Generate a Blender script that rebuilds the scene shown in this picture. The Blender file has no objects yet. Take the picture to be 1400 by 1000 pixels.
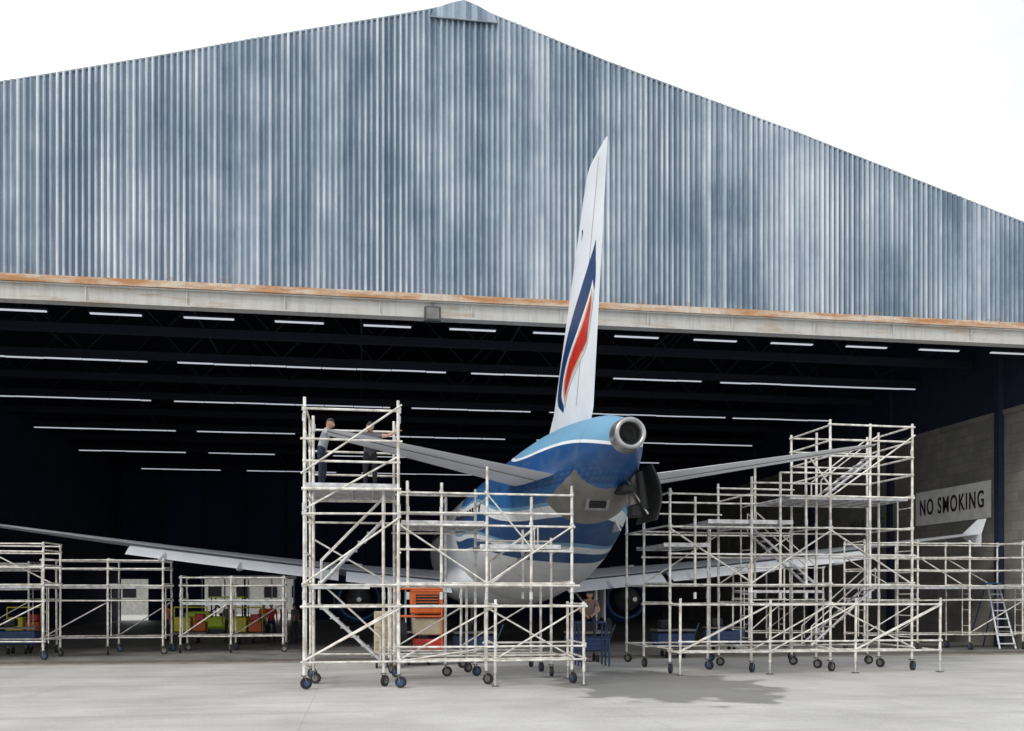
import bpy, math, random
from mathutils import Vector, Matrix
random.seed(7)
scene=bpy.context.scene
scene.view_settings.view_transform='Standard'
scene.view_settings.look='None'
scene.view_settings.exposure=0
COL=scene.collection

# ------------------------------------------------------------ materials
def new_mat(name):
    m=bpy.data.materials.new(name); m.use_nodes=True
    nt=m.node_tree; b=nt.nodes['Principled BSDF']; return m,nt,b
def N(nt,t,**k):
    n=nt.nodes.new(t)
    for a,v in k.items(): setattr(n,a,v)
    return n
def simple(name,col,rough=.5,metal=0,var=.12,scale=3.0,bump=0.0,dirt=None):
    m,nt,b=new_mat(name)
    tc=N(nt,'ShaderNodeTexCoord'); no=N(nt,'ShaderNodeTexNoise'); no.inputs['Scale'].default_value=scale; no.inputs['Detail'].default_value=6
    nt.links.new(tc.outputs['Object'],no.inputs['Vector'])
    r=N(nt,'ShaderNodeValToRGB'); 
    d=dirt if dirt else tuple(c*(1-2*var) for c in col)
    r.color_ramp.elements[0].color=(*d,1); r.color_ramp.elements[0].position=.3
    r.color_ramp.elements[1].color=(*[min(1,c*(1+var*.6)) for c in col],1); r.color_ramp.elements[1].position=.65
    nt.links.new(no.outputs['Fac'],r.inputs['Fac']); nt.links.new(r.outputs['Color'],b.inputs['Base Color'])
    b.inputs['Roughness'].default_value=rough; b.inputs['Metallic'].default_value=metal
    if bump:
        bp=N(nt,'ShaderNodeBump'); bp.inputs['Strength'].default_value=bump; bp.inputs['Distance'].default_value=.02
        nt.links.new(no.outputs['Fac'],bp.inputs['Height']); nt.links.new(bp.outputs['Normal'],b.inputs['Normal'])
    return m
def mathn(nt,op,a,b=None,clamp=False):
    n=N(nt,'ShaderNodeMath',operation=op); n.use_clamp=clamp
    for i,v in enumerate((a,b)):
        if v is None: continue
        if isinstance(v,(int,float)): n.inputs[i].default_value=v
        else: nt.links.new(v,n.inputs[i])
    return n.outputs[0]
def mix(nt,f,a,b):
    n=N(nt,'ShaderNodeMix',data_type='RGBA')
    if isinstance(f,(int,float)): n.inputs[0].default_value=f
    else: nt.links.new(f,n.inputs[0])
    for i,v in ((6,a),(7,b)):
        if isinstance(v,tuple): n.inputs[i].default_value=(*v,1)
        else: nt.links.new(v,n.inputs[i])
    return n.outputs[2]

M_pipe=simple('scaffold_paint',(.80,.79,.75),.4,.1,.12,5,dirt=(.42,.38,.32))
M_pipe2=simple('galvanised_pipe',(.62,.63,.64),.4,.3,.2,6)
M_coup=simple('coupler_steel',(.22,.21,.2),.5,.6)
M_deck=simple('deck_plate',(.46,.45,.47),.6,.2,.2,5)
M_rub=simple('tyre_rubber',(.02,.02,.022),.8)
M_blue=simple('caster_blue',(.02,.07,.2),.5)
M_white=simple('aircraft_white',(.78,.82,.87),.38,0,.05,.9)
M_grey=simple('aircraft_grey',(.58,.62,.67),.4,.1,.06,1.2)
M_navy=simple('navy_paint',(.010,.045,.15),.35)
M_red=simple('red_paint',(.55,.03,.02),.35)
M_orange=simple('flame_orange',(.72,.42,.26),.35)
M_dark=simple('dark_cavity',(.008,.009,.011),.7)
M_metal=simple('bare_metal',(.42,.42,.43),.32,.9,.15,6)
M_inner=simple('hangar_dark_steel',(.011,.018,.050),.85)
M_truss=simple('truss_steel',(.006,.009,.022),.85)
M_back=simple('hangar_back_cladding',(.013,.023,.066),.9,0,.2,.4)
M_roofo=simple('roof_sheet',(.25,.28,.31),.6)

PITCH=.195
def corrugated():
    m,nt,b=new_mat('corrugated_steel')
    tc=N(nt,'ShaderNodeTexCoord'); sx=N(nt,'ShaderNodeSeparateXYZ'); nt.links.new(tc.outputs['Object'],sx.inputs[0])
    def streak(sx_,sz_,sc,dt):
        mp=N(nt,'ShaderNodeMapping'); mp.inputs['Scale'].default_value=(sx_,1,sz_); nt.links.new(tc.outputs['Object'],mp.inputs[0])
        st=N(nt,'ShaderNodeTexNoise'); st.inputs['Scale'].default_value=sc; st.inputs['Detail'].default_value=dt; st.inputs['Roughness'].default_value=.7
        nt.links.new(mp.outputs[0],st.inputs['Vector']); return st.outputs['Fac']
    s1=streak(2.6,.16,1.6,8); s2=streak(1.0,.12,.9,4)
    big=N(nt,'ShaderNodeTexNoise'); big.inputs['Scale'].default_value=.22; big.inputs['Detail'].default_value=7; big.inputs['Roughness'].default_value=.65
    nt.links.new(tc.outputs['Object'],big.inputs['Vector'])
    rib=mathn(nt,'FLOOR',mathn(nt,'DIVIDE',sx.outputs[0],PITCH))
    wn=N(nt,'ShaderNodeTexWhiteNoise',noise_dimensions='1D'); nt.links.new(rib,wn.inputs['W'])
    v=mathn(nt,'ADD',mathn(nt,'MULTIPLY',s1,.40),mathn(nt,'MULTIPLY',big.outputs['Fac'],.62))
    v=mathn(nt,'ADD',v,mathn(nt,'MULTIPLY',s2,.40))
    v=mathn(nt,'ADD',v,mathn(nt,'MULTIPLY',wn.outputs['Value'],.16))
    v=mathn(nt,'SUBTRACT',v,.29)
    r=N(nt,'ShaderNodeValToRGB'); e=r.color_ramp.elements
    e[0].position=.34; e[0].color=(.13,.185,.25,1)
    e[1].position=.68; e[1].color=(.62,.68,.73,1)
    k=e.new(.50); k.color=(.33,.40,.475,1)
    nt.links.new(v,r.inputs['Fac'])
    # groove shade painted as dark colour into the profile valleys, broken up by noise
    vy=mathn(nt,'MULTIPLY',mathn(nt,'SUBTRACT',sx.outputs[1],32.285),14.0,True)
    valley_shade=mathn(nt,'MULTIPLY',vy,mathn(nt,'ADD',.5,mathn(nt,'MULTIPLY',big.outputs['Fac'],.6)),True)
    c=mix(nt,valley_shade,r.outputs['Color'],(.055,.10,.165))
    rz=mathn(nt,'LESS_THAN',sx.outputs[2],12.52)
    rn=N(nt,'ShaderNodeTexNoise'); rn.inputs['Scale'].default_value=1.7; rn.inputs['Detail'].default_value=6; nt.links.new(tc.outputs['Object'],rn.inputs['Vector'])
    rf=mathn(nt,'MULTIPLY',rz,mathn(nt,'GREATER_THAN',rn.outputs['Fac'],.60))
    c=mix(nt,mathn(nt,'MULTIPLY',rf,.4),c,(.30,.17,.09))
    nt.links.new(c,b.inputs['Base Color']); b.inputs['Metallic'].default_value=.15; b.inputs['Roughness'].default_value=.5
    return m
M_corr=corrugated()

def rusty(name,base,rust,th,grime):
    m,nt,b=new_mat(name)
    tc=N(nt,'ShaderNodeTexCoord'); mp=N(nt,'ShaderNodeMapping'); mp.inputs['Scale'].default_value=(.35,1,2.5); nt.links.new(tc.outputs['Object'],mp.inputs[0])
    n=N(nt,'ShaderNodeTexNoise'); n.inputs['Scale'].default_value=1.3; n.inputs['Detail'].default_value=9; n.inputs['Roughness'].default_value=.72
    nt.links.new(mp.outputs[0],n.inputs['Vector'])
    mp2=N(nt,'ShaderNodeMapping'); mp2.inputs['Scale'].default_value=(3.5,1,.35); nt.links.new(tc.outputs['Object'],mp2.inputs[0])
    n2=N(nt,'ShaderNodeTexNoise'); n2.inputs['Scale'].default_value=1.6; n2.inputs['Detail'].default_value=7; n2.inputs['Roughness'].default_value=.7
    nt.links.new(mp2.outputs[0],n2.inputs['Vector'])
    r=N(nt,'ShaderNodeValToRGB'); e=r.color_ramp.elements
    e[0].position=th-.07; e[0].color=(*base,1); e[1].position=th+.09; e[1].color=(*rust,1)
    nt.links.new(n.outputs['Fac'],r.inputs['Fac'])
    f=mathn(nt,'MULTIPLY',mathn(nt,'SUBTRACT',n2.outputs['Fac'],.47),4.0,True)
    c=mix(nt,mathn(nt,'MULTIPLY',f,.55),r.outputs['Color'],grime)
    nt.links.new(c,b.inputs['Base Color']); b.inputs['Roughness'].default_value=.85
    return m
M_ledge=rusty('rusty_ledge',(.60,.52,.43),(.42,.20,.08),.50,(.30,.22,.16))
M_beam=rusty('beam_paint',(.50,.50,.48),(.38,.27,.17),.60,(.30,.29,.27))

def ground_mat():
    m,nt,b=new_mat('apron_concrete')
    tc=N(nt,'ShaderNodeTexCoord'); sx=N(nt,'ShaderNodeSeparateXYZ'); nt.links.new(tc.outputs['Object'],sx.inputs[0])
    n1=N(nt,'ShaderNodeTexNoise'); n1.inputs['Scale'].default_value=.35; n1.inputs['Detail'].default_value=9; n1.inputs['Roughness'].default_value=.65
    nt.links.new(tc.outputs['Object'],n1.inputs['Vector'])
    n2=N(nt,'ShaderNodeTexNoise'); n2.inputs['Scale'].default_value=14; n2.inputs['Detail'].default_value=8; n2.inputs['Roughness'].default_value=.8; nt.links.new(tc.outputs['Object'],n2.inputs['Vector'])
    r=N(nt,'ShaderNodeValToRGB'); e=r.color_ramp.elements
    e[0].position=.36; e[0].color=(.33,.325,.315,1); e[1].position=.62; e[1].color=(.56,.555,.535,1)
    nt.links.new(mathn(nt,'ADD',mathn(nt,'MULTIPLY',n1.outputs['Fac'],.55),mathn(nt,'MULTIPLY',n2.outputs['Fac'],.45)),r.inputs['Fac'])
    # broom / tyre streaks along the door line
    mp=N(nt,'ShaderNodeMapping'); mp.inputs['Scale'].default_value=(.12,1.6,1); nt.links.new(tc.outputs['Object'],mp.inputs[0])
    n4=N(nt,'ShaderNodeTexNoise'); n4.inputs['Scale'].default_value=1.1; n4.inputs['Detail'].default_value=7; nt.links.new(mp.outputs[0],n4.inputs['Vector'])
    base=mix(nt,mathn(nt,'MULTIPLY',mathn(nt,'SUBTRACT',n4.outputs['Fac'],.50),2.2,True),r.outputs['Color'],(.30,.29,.27))
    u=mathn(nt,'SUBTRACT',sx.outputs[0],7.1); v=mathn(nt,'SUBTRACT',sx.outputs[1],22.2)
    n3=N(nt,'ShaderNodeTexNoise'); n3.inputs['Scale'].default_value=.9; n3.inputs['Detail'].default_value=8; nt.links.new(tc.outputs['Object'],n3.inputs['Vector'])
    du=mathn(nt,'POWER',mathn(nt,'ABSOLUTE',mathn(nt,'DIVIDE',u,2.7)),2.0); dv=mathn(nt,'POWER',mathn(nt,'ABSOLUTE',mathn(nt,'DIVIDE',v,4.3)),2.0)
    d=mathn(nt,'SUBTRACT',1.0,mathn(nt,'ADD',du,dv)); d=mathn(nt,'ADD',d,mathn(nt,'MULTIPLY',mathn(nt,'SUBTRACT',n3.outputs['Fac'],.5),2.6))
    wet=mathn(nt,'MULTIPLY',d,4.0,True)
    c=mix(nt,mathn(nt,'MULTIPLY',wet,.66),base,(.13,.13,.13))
    jx=mathn(nt,'LESS_THAN',mathn(nt,'ABSOLUTE',mathn(nt,'SUBTRACT',mathn(nt,'MODULO',mathn(nt,'ADD',sx.outputs[0],502.0),6.0),3.0)),.018)
    jy=mathn(nt,'LESS_THAN',mathn(nt,'ABSOLUTE',mathn(nt,'SUBTRACT',mathn(nt,'MODULO',mathn(nt,'ADD',sx.outputs[1],501.0),6.0),3.0)),.018)
    j=mathn(nt,'MAXIMUM',jx,jy)
    c=mix(nt,mathn(nt,'MULTIPLY',j,.18),c,(.17,.16,.15))
    nt.links.new(c,b.inputs['Base Color'])
    rr=mathn(nt,'SUBTRACT',.85,mathn(nt,'MULTIPLY',wet,.35)); nt.links.new(rr,b.inputs['Roughness'])
    bp=N(nt,'ShaderNodeBump'); bp.inputs['Strength'].default_value=.4; bp.inputs['Distance'].default_value=.01
    nt.links.new(n2.outputs['Fac'],bp.inputs['Height']); nt.links.new(bp.outputs['Normal'],b.inputs['Normal'])
    return m
M_ground=ground_mat()
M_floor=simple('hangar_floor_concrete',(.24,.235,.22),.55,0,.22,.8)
M_thresh=simple('threshold_concrete',(.33,.30,.26),.8,0,.22,1.5)
M_steel=simple('rail_steel',(.2,.18,.16),.5,.6)

def wall_mat():
    m,nt,b=new_mat('block_wall')
    tc=N(nt,'ShaderNodeTexCoord')
    sx=N(nt,'ShaderNodeSeparateXYZ'); nt.links.new(tc.outputs['Object'],sx.inputs[0])
    cb=N(nt,'ShaderNodeCombineXYZ'); nt.links.new(sx.outputs[1],cb.inputs[0]); nt.links.new(sx.outputs[2],cb.inputs[1])
    br=N(nt,'ShaderNodeTexBrick'); br.inputs['Scale'].default_value=1.0; br.inputs['Brick Width'].default_value=.8; br.inputs['Row Height'].default_value=.4; br.inputs['Mortar Size'].default_value=.012
    br.inputs['Color1'].default_value=(.27,.26,.235,1); br.inputs['Color2'].default_value=(.21,.205,.185,1); br.inputs['Mortar'].default_value=(.14,.14,.125,1)
    nt.links.new(cb.outputs[0],br.inputs['Vector'])
    n=N(nt,'ShaderNodeTexNoise'); n.inputs['Scale'].default_value=.6; n.inputs['Detail'].default_value=8; n.inputs['Roughness'].default_value=.65; nt.links.new(tc.outputs['Object'],n.inputs['Vector'])
    f=mathn(nt,'MULTIPLY',mathn(nt,'SUBTRACT',n.outputs['Fac'],.35),2.6,True)
    nt.links.new(mix(nt,mathn(nt,'MULTIPLY',f,.8),br.outputs['Color'],(.10,.097,.085)),b.inputs['Base Color']); b.inputs['Roughness'].default_value=.9
    return m
M_wall=wall_mat()

def livery():
    m,nt,b=new_mat('fuselage_livery')
    tc=N(nt,'ShaderNodeTexCoord'); sx=N(nt,'ShaderNodeSeparateXYZ'); nt.links.new(tc.outputs['Object'],sx.inputs[0])
    Y=sx.outputs[1]; Z=sx.outputs[2]; X=sx.outputs[0]
    wob=mathn(nt,'MULTIPLY',mathn(nt,'SINE',mathn(nt,'MULTIPLY',Y,.75)),.14)
    q=mathn(nt,'ADD',Z,wob)
    q=mathn(nt,'SUBTRACT',q,mathn(nt,'MULTIPLY',mathn(nt,'SUBTRACT',Y,26.0),.10))
    q=mathn(nt,'ADD',q,mathn(nt,'MULTIPLY',mathn(nt,'SINE',mathn(nt,'MULTIPLY',X,.9)),.10))
    zq=q
    q=mathn(nt,'DIVIDE',mathn(nt,'SUBTRACT',q,1.9),5.0)
    r=N(nt,'ShaderNodeValToRGB'); cr=r.color_ramp; cr.interpolation='CONSTANT'
    W=(.74,.77,.80,1); D=(.008,.060,.19,1); L=(.15,.34,.52,1); Mi=(.015,.11,.30,1)
    def p(z): return (z-1.9)/5.0
    cr.elements[0].position=0; cr.elements[0].color=W
    cr.elements[1].position=p(3.0); cr.elements[1].color=D
    for z,c in ((3.34,W),(3.52,L),(3.60,D),(4.24,W),(4.52,L),(4.62,Mi),(5.0,D),(5.98,W),(6.06,L)):
        el=cr.elements.new(p(z)); el.color=c
    nt.links.new(q,r.inputs['Fac'])
    vo=N(nt,'ShaderNodeTexVoronoi'); vo.inputs['Scale'].default_value=9; vo.inputs['Randomness'].default_value=.15; nt.links.new(tc.outputs['Object'],vo.inputs['Vector'])
    dots=mathn(nt,'MULTIPLY',mathn(nt,'LESS_THAN',vo.outputs['Distance'],.34),.35)
    band=mathn(nt,'MULTIPLY',mathn(nt,'GREATER_THAN',zq,4.62),mathn(nt,'LESS_THAN',zq,5.4))
    c=mix(nt,mathn(nt,'MULTIPLY',dots,band),r.outputs['Color'],(.05,.25,.48))
    fw=mathn(nt,'GREATER_THAN',Y,mathn(nt,'ADD',31.0,mathn(nt,'MULTIPLY',Z,1.2)))
    c=mix(nt,fw,c,(.74,.77,.80))
    se=mathn(nt,'LESS_THAN',mathn(nt,'ABSOLUTE',mathn(nt,'SUBTRACT',mathn(nt,'MODULO',Y,1.45),.7)),.014)
    c=mix(nt,mathn(nt,'MULTIPLY',se,.45),c,(.05,.06,.08))
    g=mathn(nt,'MULTIPLY',mathn(nt,'LESS_THAN',Z,mathn(nt,'SUBTRACT',12.05,mathn(nt,'MULTIPLY',Y,.295))),mathn(nt,'MULTIPLY',mathn(nt,'LESS_THAN',Y,24.9),mathn(nt,'GREATER_THAN',Y,22.95)))
    n=N(nt,'ShaderNodeTexNoise'); n.inputs['Scale'].default_value=2.2; n.inputs['Detail'].default_value=7; nt.links.new(tc.outputs['Object'],n.inputs['Vector'])
    gc=mix(nt,n.outputs['Fac'],(.07,.07,.065),(.30,.29,.26))
    c=mix(nt,g,c,gc)
    c=mix(nt,mathn(nt,'MULTIPLY',mathn(nt,'SUBTRACT',n.outputs['Fac'],.48,True),.8),c,(.17,.20,.24))
    nt.links.new(c,b.inputs['Base Color']); b.inputs['Roughness'].default_value=.42
    return m
M_liv=livery()

def lamp_mat():
    m,nt,b=new_mat('fluorescent_tube'); b.inputs['Base Color'].default_value=(.7,.7,.7,1)
    b.inputs['Emission Color'].default_value=(.82,.88,1,1); b.inputs['Emission Strength'].default_value=.5
    return m
M_lamp=lamp_mat()

# ------------------------------------------------------------ mesh builder
class MB:
    def __init__(s): s.v=[];s.f=[];s.m=[];s.s=[];s.mats=[]
    def mi(s,mat):
        if mat not in s.mats: s.mats.append(mat)
        return s.mats.index(mat)
    def add(s,vs,fs,mat,smooth=False):
        o=len(s.v); s.v+= [tuple(v) for v in vs]; k=s.mi(mat)
        for f in fs: s.f.append([i+o for i in f]); s.m.append(k); s.s.append(smooth)
    def tube(s,p,q,r,mat,n=7,r2=None,caps=True):
        p=Vector(p);q=Vector(q);d=q-p
        if d.length<1e-5: return
        d.normalize(); a=d.orthogonal().normalized(); b=d.cross(a); r2=r if r2 is None else r2
        vs=[];
        for i in range(n):
            t=2*math.pi*i/n; w=a*math.cos(t)+b*math.sin(t); vs.append(p+w*r)
        for i in range(n):
            t=2*math.pi*i/n; w=a*math.cos(t)+b*math.sin(t); vs.append(q+w*r2)
        s.add(vs,[[i,(i+1)%n,n+(i+1)%n,n+i] for i in range(n)],mat,True)
        if caps: s.add(vs,[list(range(n))[::-1],list(range(n,2*n))],mat)
    def box(s,c,d,mat,R=None,bev=0):
        hx,hy,hz=d[0]/2,d[1]/2,d[2]/2; c=Vector(c)
        if bev:
            vs=[]
            for z,i in ((-hz,bev),(-hz+bev,0),(hz-bev,0),(hz,bev)):
                x=hx-i;y=hy-i;b2=bev*.6
                for a in ((-x+b2,-y),(x-b2,-y),(x,-y+b2),(x,y-b2),(x-b2,y),(-x+b2,y),(-x,y-b2),(-x,-y+b2)): vs.append(Vector((a[0],a[1],z)))
            fs=[list(range(8))[::-1],list(range(24,32))]
            for k in range(3):
                for i in range(8): fs.append([k*8+i,k*8+(i+1)%8,(k+1)*8+(i+1)%8,(k+1)*8+i])
        else:
            vs=[Vector((x,y,z)) for z in(-hz,hz) for y in(-hy,hy) for x in(-hx,hx)]
            fs=[[0,2,3,1],[4,5,7,6],[0,1,5,4],[2,6,7,3],[0,4,6,2],[1,3,7,5]]
        if R: vs=[R@v for v in vs]
        s.add([c+v for v in vs],fs,mat)
    def quad(s,pts,mat): s.add(pts,[list(range(len(pts)))],mat)
    def loft(s,rings,mat,cap=True,smooth=True):
        n=len(rings[0]); vs=[p for r in rings for p in r]; fs=[]
        for k in range(len(rings)-1):
            for i in range(n): fs.append([k*n+i,k*n+(i+1)%n,(k+1)*n+(i+1)%n,(k+1)*n+i])
        s.add(vs,fs,mat,smooth)
        if cap: s.add(list(rings[0]),[list(range(n))[::-1]],mat); s.add(list(rings[-1]),[list(range(n))],mat)
    def obj(s,name,parent=None,autosmooth=False):
        me=bpy.data.meshes.new(name); me.from_pydata(s.v,[],s.f)
        for m in s.mats: me.materials.append(m)
        for p,k,sm in zip(me.polygons,s.m,s.s): p.material_index=k; p.use_smooth=sm
        me.update(); o=bpy.data.objects.new(name,me); COL.objects.link(o)
        if parent: o.parent=parent
        return o
def empty(name):
    e=bpy.data.objects.new(name,None); COL.objects.link(e); return e

# ------------------------------------------------------------ ground
g=MB(); g.quad([(-600,-300,0),(600,-300,0),(600,900,0),(-600,900,0)],M_ground); g.obj('ground')
g=MB(); g.quad([(-19.4,32.9,.006),(26.4,32.9,.006),(26.4,81.8,.006),(-19.4,81.8,.006)],M_floor); g.obj('hangar_floor')
g=MB(); g.quad([(-22,31.0,.004),(30,31.0,.004),(30,32.88,.004),(-22,32.88,.004)],M_thresh)
for yy in (31.7,32.1,32.5): g.box((4,yy,.016),(50,.05,.02),M_steel)
g.obj('door_track_pavement')

# ------------------------------------------------------------ hangar
H=empty('hangar')
prof=[(-19.8,16.15),(-11.3,18.4),(-6.88,19.55),(-2.26,20.81),(1.12,21.69),(3.3,22.28),(3.6,22.30),(8.48,20.78),(15.83,18.75),(24.6,16.14),(26.8,15.5)]
def ztop(x):
    for (a,za),(b,zb) in zip(prof,prof[1:]):
        if x<=b: return za+(zb-za)*(x-a)/(b-a)
    return prof[-1][1]
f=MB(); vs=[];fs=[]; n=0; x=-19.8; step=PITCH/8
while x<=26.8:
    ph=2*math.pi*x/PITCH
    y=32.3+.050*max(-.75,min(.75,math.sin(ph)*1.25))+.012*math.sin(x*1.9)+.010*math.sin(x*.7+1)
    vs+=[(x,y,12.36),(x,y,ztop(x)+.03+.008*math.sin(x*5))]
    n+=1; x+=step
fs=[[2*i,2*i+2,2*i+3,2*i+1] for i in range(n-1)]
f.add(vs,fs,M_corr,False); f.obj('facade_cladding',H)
t=MB()
for (a,za),(b,zb) in zip(prof,prof[1:]):
    t.tube((a,32.33,za+.02),(b,32.33,zb+.02),.04,M_roofo,6)
t.add([(2.3,32.2,21.72),(4.6,32.2,21.72),(4.5,32.2,21.98),(3.9,32.2,22.26),(3.45,32.2,22.40),(3.0,32.2,22.26),(2.4,32.2,22.0),
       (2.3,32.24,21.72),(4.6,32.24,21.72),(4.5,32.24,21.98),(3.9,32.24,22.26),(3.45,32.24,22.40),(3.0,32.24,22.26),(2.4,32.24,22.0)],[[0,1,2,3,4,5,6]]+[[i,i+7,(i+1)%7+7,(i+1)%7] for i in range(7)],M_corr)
t.tube((2.3,32.19,21.72),(4.6,32.19,21.72),.02,M_roofo,5)
t.obj('roof_trim',H)
b=MB()
b.add([(-19.8,31.98,12.06),(26.8,31.98,12.06),(26.8,31.98,12.28),(-19.8,31.98,12.28),(-19.8,32.42,12.42),(26.8,32.42,12.42),(26.8,32.42,12.06),(-19.8,32.42,12.06)],[[0,1,2,3],[3,2,5,4],[0,7,6,1],[4,5,6,7]],M_ledge)
b.obj('rusty_ledge',H)
b=MB(); b.box((3.5,32.32,11.78),(46.6,.34,.54),M_beam); b.box((3.5,32.32,11.53),(46.6,.46,.05),M_beam); b.box((3.5,32.28,12.03),(46.6,.5,.035),M_beam)
for i in range(15): b.box((-18+i*3.1,32.13,11.78),(.05,.06,.48),M_beam)
b.obj('header_beam',H)
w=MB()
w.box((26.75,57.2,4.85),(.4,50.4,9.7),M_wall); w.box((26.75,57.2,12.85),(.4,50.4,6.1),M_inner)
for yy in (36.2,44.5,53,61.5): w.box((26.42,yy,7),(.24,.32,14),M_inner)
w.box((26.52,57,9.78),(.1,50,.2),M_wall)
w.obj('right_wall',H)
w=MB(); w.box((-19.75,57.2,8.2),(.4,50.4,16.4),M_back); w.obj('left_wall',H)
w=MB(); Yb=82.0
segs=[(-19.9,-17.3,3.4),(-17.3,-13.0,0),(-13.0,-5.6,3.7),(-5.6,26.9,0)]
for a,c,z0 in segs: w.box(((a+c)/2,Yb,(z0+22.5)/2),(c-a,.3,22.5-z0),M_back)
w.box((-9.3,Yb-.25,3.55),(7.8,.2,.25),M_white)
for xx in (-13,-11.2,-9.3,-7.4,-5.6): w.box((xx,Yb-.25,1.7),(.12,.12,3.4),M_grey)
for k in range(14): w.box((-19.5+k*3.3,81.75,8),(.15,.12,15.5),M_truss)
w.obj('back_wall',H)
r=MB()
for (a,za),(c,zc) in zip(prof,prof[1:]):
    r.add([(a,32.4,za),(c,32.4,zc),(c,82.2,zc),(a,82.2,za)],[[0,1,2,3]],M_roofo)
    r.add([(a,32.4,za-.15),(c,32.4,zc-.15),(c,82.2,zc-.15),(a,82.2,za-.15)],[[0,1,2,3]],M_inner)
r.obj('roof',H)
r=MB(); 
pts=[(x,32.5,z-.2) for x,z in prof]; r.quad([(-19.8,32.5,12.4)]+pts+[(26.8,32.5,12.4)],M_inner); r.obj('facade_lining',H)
t=MB()
for yy in (34.2,38,42,46.3,50.4,55,59.6,64,68.6,78):
    t.box((3.5,yy,12.22),(45.8,.22,.32),M_truss)
    for i in range(12):
        xa=-19.4+i*4; xb=xa+2;xc=xa+4
        zt=min(ztop(min(xb,26))-.5,14.4)
        t.tube((xa,yy,12.3),(xb,yy,zt),.04,M_truss,4); t.tube((xb,yy,zt),(min(xc,26.4),yy,12.3),.04,M_truss,4)
    t.tube((-19.4,yy,14.4),(26.4,yy,14.4),.09,M_truss,5)
for xx in range(-18,27,6): t.tube((xx,32.8,12.45),(xx,82,12.45),.05,M_truss,4)
t.obj('roof_trusses',H)
l=MB()
for i in range(15):
    x0=-14.2+i*3.02
    l.box((x0,33.7,11.60),(1.65,.12,.035),M_lamp); l.box((x0,33.7,11.645),(1.75,.2,.04),M_truss)
rows=[(42,[(-19,-8.9),(-7.7,3.7),(4.8,9.6),(11.3,15.5),(16.4,26.2)]),
 (50.4,[(-18.5,-10.5),(-9.4,1.5),(2.6,9),(10,20),(20.4,26.2)]),
 (59.6,[(-19,-11),(-9.8,-4.0),(1.5,9),(11,17),(18,25.5)]),
 (68.6,[(-19,-12),(-10.5,-6),(-2,8),(12,22)]),
 (78,[(-17,-11),(-9,-2),(0,9)])]
for yy,ss in rows:
    for a,c in ss:
        z=11.98; 
        l.box(((a+c)/2,yy,z+.05),(c-a+.1,.3,.04),M_truss)
        x=a
        while x<c-.3:
            e=min(x+1.5,c); dz=random.uniform(-.012,.012); l.box(((x+e)/2,yy-.04,z+dz),(e-x-.03,.08,.05+ (.012 if yy>55 else 0)),M_lamp); x+=1.5
l.obj('ceiling_lights',H)
fl=MB(); fl.box((2.35,31.85,11.55),(.55,.25,.5),simple('floodlight_case',(.06,.07,.08),.5),None,.03); fl.box((2.35,31.71,11.55),(.42,.02,.36),M_coup); fl.tube((2.35,31.9,11.8),(2.35,32.1,12.0),.03,M_coup); fl.obj('floodlight',H)

# signs
def text_mesh(txt,size,M,mat,name,parent):
    cu=bpy.data.curves.new(name,'FONT'); cu.body=txt; cu.size=size; cu.align_x='CENTER'; cu.align_y='CENTER'; cu.extrude=.01; cu.offset=.012*size; cu.space_character=1.22
    o=bpy.data.objects.new('tmp',cu); COL.objects.link(o); dg=bpy.context.evaluated_depsgraph_get()
    me=bpy.data.meshes.new_from_object(o.evaluated_get(dg)); bpy.data.objects.remove(o)
    me.materials.clear(); me.materials.append(mat); o=bpy.data.objects.new(name,me); COL.objects.link(o); o.matrix_world=M; 
    o.parent=parent; return o
def wallM(x,y,z,sx=1): 
    return Matrix(((0,0,-1,x),(-sx,0,0,y),(0,1,0,z),(0,0,0,1)))
M_sign=simple('sign_white',(.80,.79,.76),.6,0,.08,2); M_ink=simple('sign_ink',(.03,.02,.02),.6)
S=empty('no_smoking_sign'); s=MB(); s.box((26.50,39.6,6.25),(.06,5.5,1.6),M_sign,None,.01); s.obj('panel',S)
text_mesh('NO SMOKING',1.05,wallM(26.45,39.6,6.25,.62),M_ink,'lettering',S)
S=empty('warning_sign'); s=MB(); s.box((26.50,46.9,6.2),(.06,5.6,1.5),simple('faded_sign',(.24,.235,.215),.7),None,.01); s.obj('panel',S)
text_mesh('WARNING',.7,wallM(26.45,46.9,5.85,.9),simple('faded_ink',(.09,.085,.08),.7),'lettering',S)

B=empty('distant_building'); s=MB(); mb=simple('render_wall',(.78,.77,.72),.9); s.box((-15,112,2.5),(60,6,5),mb); s.box((-15,108.7,5.1),(62,8,.3),M_roofo)
for i in range(20): s.box((-43+i*3,108.97,2.4),(1.4,.1,1.3),M_dark); s.box((-43+i*3,108.93,1.7),(1.6,.14,.1),mb)
s.obj('walls',B)

# ------------------------------------------------------------ aircraft
A=empty('airliner'); CX=6.0
st=[(21.0,5.82,.36),(21.25,5.81,.43),(21.8,5.79,.60),(22.5,5.75,.80),(23.3,5.68,.98),(24.2,5.56,1.2),(25.3,5.38,1.47),(26.6,5.16,1.74),(28.2,4.90,2.0),(29.8,4.68,2.2),(31.5,4.50,2.36),(33.5,4.42,2.43),(36,4.42,2.45),(48,4.42,2.45),(51,4.36,2.35),(53.5,4.2,2.0),(55.2,4.0,1.45),(56.2,3.85,.8),(56.6,3.8,.2)]
ref=[]
for (a,b_,c),(d,e,f_) in zip(st,st[1:]):
    k=max(1,int((d-a)/.35)) if a<36 else 3
    for i in range(k):
        t=i/k; ref.append((a+(d-a)*t,b_+(e-b_)*t,c+(f_-c)*t))
ref.append(st[-1])
def ring(y,z,r,n=64,sq=1.0): return [Vector((CX+r*math.cos(2*math.pi*i/n),y,z+r*sq*math.sin(2*math.pi*i/n))) for i in range(n)]
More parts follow.
